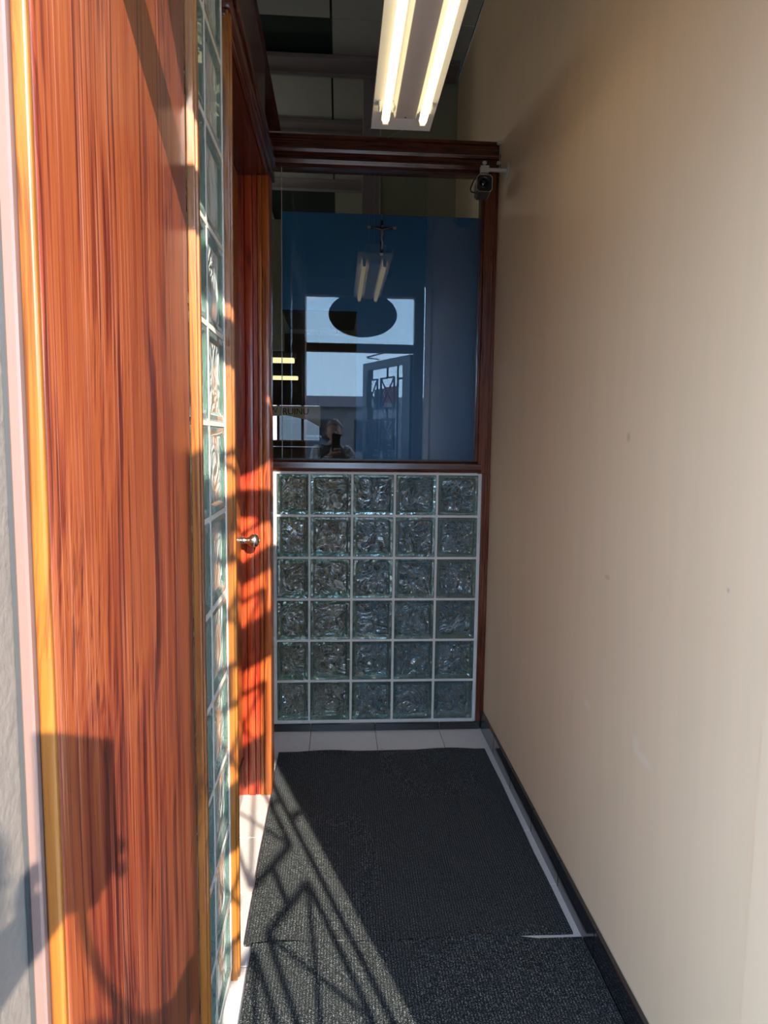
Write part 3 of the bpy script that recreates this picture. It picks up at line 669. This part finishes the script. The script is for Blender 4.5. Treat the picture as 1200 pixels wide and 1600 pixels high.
# ------------------------------------------------------------------ street
tag(box('ground', (-40, -60, -.30), (40, .45, -.012), 'asphalt'), 'grey asphalt parking lot outside the entry', 'ground', kind='structure')
tag(box('pavement', (-6, -2.6, -.012), (6, .52, 0.0), 'walk'), 'pale concrete pavement strip before the entry', 'pavement', kind='structure')
tag(box('ground', (-40, 15, -.3), (40, 60, -.012), 'walk'), 'pale pavement beyond the far store window', 'ground', kind='structure')
bd = thing('shop_building', (2, -42, 0), 'long low brown shop building across the parking lot', 'building')
box('wall', (-24, -46, -.02), (24, -40, 3.5), 'brown_bld', bd); box('fascia', (-24.2, -46.2, 3.5), (24.2, -39.6, 4.2), 'beam', bd)
for i in range(12):
    f = box('window', (-23+i*4, -40.06, .5), (-20.2+i*4, -39.98, 2.7), 'alu_dark', bd); box('pane', (-22.9+i*4, -39.98, .6), (-20.3+i*4, -39.96, 2.6), 'car_glass', f)
b2 = thing('shop_building', (-1, 27, 0), 'grey shop front across the street beyond the far store window', 'building')  # building added so the far window does not open onto bright sky
box('wall', (-14, 26, -.02), (12, 32, 5), 'beam', b2)
for i in range(9): box('window', (-13+i*2.7, 25.94, .4), (-11.2+i*2.7, 26.02, 2.6), 'car_glass', b2)
def car(x, y, label, paint, fx):
    t = thing('car', (x, y, 0), label, 'car', 'cars parked in the lot')
    g = lambda px, pz: (x+fx*px, y-.85, pz)
    b = NB(); prism(b, [g(*p) for p in ((-2.15, .35), (-2.2, .6), (-2.1, .88), (-1.3, .96), (-.6, 1.0), (1.2, .98), (2.0, .90), (2.2, .7), (2.15, .32), (1.75, .28), (-1.8, .28))], (0, 1.7, 0))
    bmesh.ops.recalc_face_normals(b, faces=b.faces[:]); bmesh.ops.bevel(b, geom=b.edges[:], offset=.05, segments=2, affect='EDGES'); smooth_some(obj('body', b, paint, t), 50)
    b = NB(); pr = [(-1.35, .95), (-.55, 1.42), (.75, 1.44), (1.55, .97)]
    v0 = [b.verts.new((x+fx*p, y-.78 + (.16 if z > 1.2 else 0), z)) for p, z in pr]; v1 = [b.verts.new((x+fx*p, y+.78 - (.16 if z > 1.2 else 0), z)) for p, z in pr]
    for i in range(4): b.faces.new((v0[i], v0[(i+1) % 4], v1[(i+1) % 4], v1[i]))
    b.faces.new(v0[::-1]); b.faces.new(v1); obj('cabin_glass', b, 'car_glass', t)
    b = NB(); bx(b, (min(x-fx*.6, x+fx*.8), y-.64, 1.41), (max(x-fx*.6, x+fx*.8), y+.64, 1.47), .02, 2); obj('roof', b, paint, t)
    for wx in (-1.35, 1.35):
        for s in (-1, 1):
            b = NB(); lathe(b, (x+fx*wx, y+s*.70, .305), (0, s, 0), [(0, .29), (.02, .317), (.16, .317), (.18, .29), (.18, .2)], 20); w = smooth_some(obj('wheel', b, 'rubber', t))
            b = NB(); lathe(b, (x+fx*wx, y+s*.875, .305), (0, s, 0), [(0, .19), (.01, .18), (.015, .05)], 16); obj('hub', b, 'silver', w)
    for s in (-1, 1):
        b = NB(); bx(b, (x-fx*2.2-.03, y+s*.6-.18, .66), (x-fx*2.2+.06, y+s*.6+.18, .80), .02); obj('headlight', b, 'white_sign', t)
car(-1.2, -9.5, 'silver car parked in the lot opposite the entry', 'car_grey', 1)
car(3.9, -11.5, 'dark blue car parked in the lot beside the silver car', 'car_blue', -1)

# ------------------------------------------------------------------ the photographer
pr_ = thing('person', (-.07, -.45, 0), 'person in a dark patterned jacket taking the photo, mirrored in the window', 'person')
def skinned(name, chains, mat, parent, sub=2):
    """chains: lists of (x,y,z,radius) ; a point given as an index tuple ('@', chain, i) joins an earlier one"""
    vs_, es, rad, roots, idx = [], [], [], [], {}
    for ci, ch in enumerate(chains):
        prev = None
        for pi, p in enumerate(ch):
            if p[0] == '@': k = idx[(p[1], p[2])]
            else:
                k = len(vs_); vs_.append(p[:3]); rad.append(p[3])
                if prev is None: roots.append(k)
            idx[(ci, pi)] = k
            if prev is not None: es.append((prev, k))
            prev = k
    me = bpy.data.meshes.new(name); me.from_pydata(vs_, es, []); me.materials.append(M[mat])
    o = link(name, me, parent)
    sk = o.modifiers.new('skin', 'SKIN'); sk.use_smooth_shade = True
    lay = me.skin_vertices[0].data
    for i, r in enumerate(rad):
        lay[i].radius = (r, r) if isinstance(r, (int, float)) else r
        lay[i].use_root = i in roots
    sd = o.modifiers.new('smooth', 'SUBSURF'); sd.levels = 1; sd.render_levels = sub
    return o
PX, PY = -.075, -.45
tor = [(PX, PY, .86, .105), (PX, PY, 1.0, .095), (PX+.003, PY+.005, 1.15, .095), (PX+.006, PY+.006, 1.255, .080), (PX+.012, PY+.03, 1.335, .05), (PX+.022, PY+.06, 1.40, .046)]
armR = [('@', 0, 3), (.085, -.43, 1.285, .055), (.135, -.385, 1.18, .043), (.186, -.315, 1.085, .036), (.192, -.215, 1.085, .034), (.198, -.125, 1.082, .026), (.222, -.092, 1.092, .026), (.238, -.075, 1.105, .022)]
armL = [('@', 0, 3), (-.225, -.43, 1.285, .055), (-.228, -.33, 1.19, .043), (-.215, -.215, 1.095, .036), (-.158, -.125, 1.160, .033), (-.098, -.045, 1.225, .023), (-.073, .004, 1.255, .024), (-.050, .020, 1.282, .020)]
legR = [('@', 0, 0), (PX+.085, PY, .80, .085), (PX+.095, PY+.02, .46, .055), (PX+.10, PY-.01, .25, .048), (PX+.10, PY-.01, .085, .035), (PX+.105, PY+.11, .035, .032)]
legL = [('@', 0, 0), (PX-.085, PY, .80, .085), (PX-.095, PY+.01, .46, .055), (PX-.10, PY-.02, .25, .048), (PX-.10, PY-.02, .085, .035), (PX-.105, PY+.10, .035, .032)]
F = []
# left hand on the phone: index, middle, ring, little finger round its edge, thumb over the screen side
hx = -.018
for (z, o2) in ((1.312, 0), (1.280, .001)):
    F.append([(hx-.030, .020, z-.008, .010), (hx-.004, .019, z, .0085), (hx+.018+o2, .015, z+.001, .0076), (hx+.0325+o2*.5, .003, z-.001, .0066), (hx+.0325, -.011, z-.003, .0058)])
for (z, o2) in ((1.268, -.004), (1.255, -.014)):
    F.append([(hx-.032, .020, z, .010), (hx-.010, .020, z+.002, .0082), (hx+.008+o2, .014, z+.003, .0076), (hx+.014+o2, .000, z+.004, .007), (hx+.010+o2, -.012, z+.010, .0062)])
F.append([(hx-.055, .002, 1.252, .012), (hx-.060, -.010, 1.283, .0105), (hx-.054, -.021, 1.308, .009), (hx-.040, -.026, 1.330, .0078)])
# right hand hooked round the edge of the open door
e = lambda s, n, z: tuple(dp(s, n, z))
for k, z in enumerate((1.138, 1.117, 1.097, 1.078)):
    F.append([(.238, -.080, z-.02, .010), (*e(.775, .046, z), .0085), (*e(.803, .044, z-.002), .0080), (*e(.830, .036, z-.004), .0074), (*e(.848, .032, z-.006), .0064)])
F.append([(.224, -.095, 1.09, .012), (.222, -.118, 1.115, .010), (*e(.822, .046, 1.148), .009), (*e(.842, .040, 1.158), .0078)])
skinned('body', [tor, armR, armL, legR, legL] + F, 'skin', pr_)
# head with face
HC = Vector((-.048, -.375, 1.478))
b = NB(); bmesh.ops.create_icosphere(b, subdivisions=4, radius=1.0)
for v in b.verts:
    p = v.co.copy(); x, y, z = p
    q = Vector((x*.073, y*.092, z*.108))
    if z < 0: q.x *= 1-.28*(-z)**1.5; q.y = q.y*(1-.12*(-z)) + .008*(-z)
    if y > .3: q.y -= .010*abs(x)*y
    nose = math.exp(-((q.x/.011)**2 + ((q.z+.012)/.022)**2)) if y > 0 else 0; q.y += .020*nose
    for s in (-1, 1):
        if y > 0: q.y -= .009*math.exp(-(((q.x-s*.030)/.014)**2 + ((q.z-.012)/.010)**2)); q.y += .004*math.exp(-(((q.x-s*.03)/.02)**2 + ((q.z-.030)/.008)**2))
    if y > 0: q.y += .006*math.exp(-((q.x/.020)**2 + ((q.z+.088)/.014)**2)); q.y -= .004*math.exp(-((q.x/.02)**2 + ((q.z+.062)/.006)**2))
    v.co = HC + q
for s in (-1, 1):
    bmesh.ops.create_icosphere(b, subdivisions=2, radius=1, matrix=Matrix.Translation(HC + Vector((s*.073, -.004, -.004))) @ Matrix.Diagonal((.008, .017, .030, 1)))
hd = obj('head', b, 'skin', pr_, True)
for s in (-1, 1):
    b = NB(); bmesh.ops.create_icosphere(b, subdivisions=2, radius=.0115, matrix=Matrix.Translation(HC + Vector((s*.030, .069, .012)))); ey = obj('eye', b, 'eye', hd, True)
    b = NB(); bmesh.ops.create_icosphere(b, subdivisions=2, radius=.0055, matrix=Matrix.Translation(HC + Vector((s*.030, .0765, .012)))); obj('iris', b, 'iris', hd, True)
b = NB(); tube(b, [HC + Vector(p) for p in ((-.024, .078, -.058), (-.012, .087, -.056), (0, .089, -.0575), (.012, .087, -.056), (.024, .078, -.058))], [.002, .0045, .005, .0045, .002], 8); obj('mouth', b, 'lip', hd, True)
b = NB(); bmesh.ops.create_icosphere(b, subdivisions=4, radius=1.0)
dl = []
for v in b.verts:
    x, y, z = v.co
    if y > .35 and z < .42 or z < -.55 or (y > .05 and z < -.1): dl.append(v); continue
    w = 1 + .05*math.sin(x*17+z*9) + .04*math.sin(y*23-z*7)
    v.co = HC + Vector((x*.083*w, y*.101*w-.006, z*.119*w + .002))
bmesh.ops.delete(b, geom=dl, context='VERTS')
ho = obj('hair', b, 'hair', pr_, True); so_ = ho.modifiers.new('thick', 'SOLIDIFY'); so_.thickness = .012; so_.offset = -1
# clothes
J = [[(PX, PY, .84, .158), (PX, PY, .95, .142), (PX+.003, PY+.005, 1.13, .142), (PX+.006, PY+.014, 1.245, .132), (PX+.013, PY+.030, 1.345, .064)], [('@', 0, 3), (.075, -.43, 1.282, .074)], [('@', 0, 3), (-.215, -.43, 1.282, .074)]]
jk = skinned('jacket', J, 'jacket', pr_)
def fat(ch, k, n): return [(p[0], p[1], p[2], p[3]+k) for p in ch[1:n]]
aR = [('@', 0, 3)] + fat(armR, .016, 6); aL = [('@', 0, 3)] + fat(armL, .016, 6)
for ch, side in ((armR, 1), (armL, -1)):
    skinned('sleeve', [[(ch[1][0]-side*.055, ch[1][1]+.004, ch[1][2]+.014, .066)] + [(p[0], p[1], p[2], p[3]+.015) for p in ch[1:6]]], 'shirt', pr_)
skinned('trousers', [[(PX, PY, .96, .125), (PX, PY, .87, .140)]] + [[('@', 0, 1), (PX+(lg[1][0]-PX)*.85, PY, .78, .098)] + [(p[0], p[1], max(p[2], .10), p[3]+.018) for p in lg[2:5]] for lg in (legR, legL)], 'trousers', pr_)
for lg in (legR, legL):
    f_ = lg[5]; b = NB(); bmesh.ops.create_icosphere(b, subdivisions=3, radius=1, matrix=Matrix.Translation((f_[0], f_[1]-.045, .045)) @ Matrix.Diagonal((.045, .125, .045, 1)))
    for v in b.verts: v.co.z = max(v.co.z, .012) + (.03*max(0, (f_[1]-.06-v.co.y)/.1) if v.co.z > .05 else 0)
    sh_ = obj('shoe', b, 'shoe', pr_, True); b = NB(); prism(b, [(f_[0]+.046*math.cos(a), f_[1]-.045+.128*math.sin(a), 0.0) for a in [2*math.pi*i/20 for i in range(20)]], (0, 0, .016)); obj('sole', b, 'rubber', sh_)
# phone held up before the face
ph = thing('phone', (-.009, -.009, 1.29), 'dark smartphone with a hanging strap held up in the hand of the person', 'phone')
b = NB(); bx(b, (-.065, -.0125, 1.292), (.012, -.0045, 1.454), .003, 2); obj('case', b, 'black', ph)
b = NB(); bx(b, (-.062, -.0131, 1.296), (.009, -.0124, 1.450)); obj('screen', b, 'screen', ph)
b = NB(); lathe(b, (0, -.0046, CH), (0, 1, 0), [(0, .008), (.0016, .008), (.0016, .006), (.001, .005)], 20); obj('lens_ring', b, 'lens', ph)
b = NB(); tube(b, [(-.022, -.009, 1.293), (-.027, -.012, 1.255), (-.021, -.014, 1.215), (-.012, -.012, 1.175), (.000, -.010, 1.135), (.014, -.012, 1.10), (.034, -.02, 1.07), (.07, -.04, 1.045), (.13, -.08, 1.045), (.19, -.14, 1.07)], .0055, 8); obj('strap', b, 'jacket', ph, True)
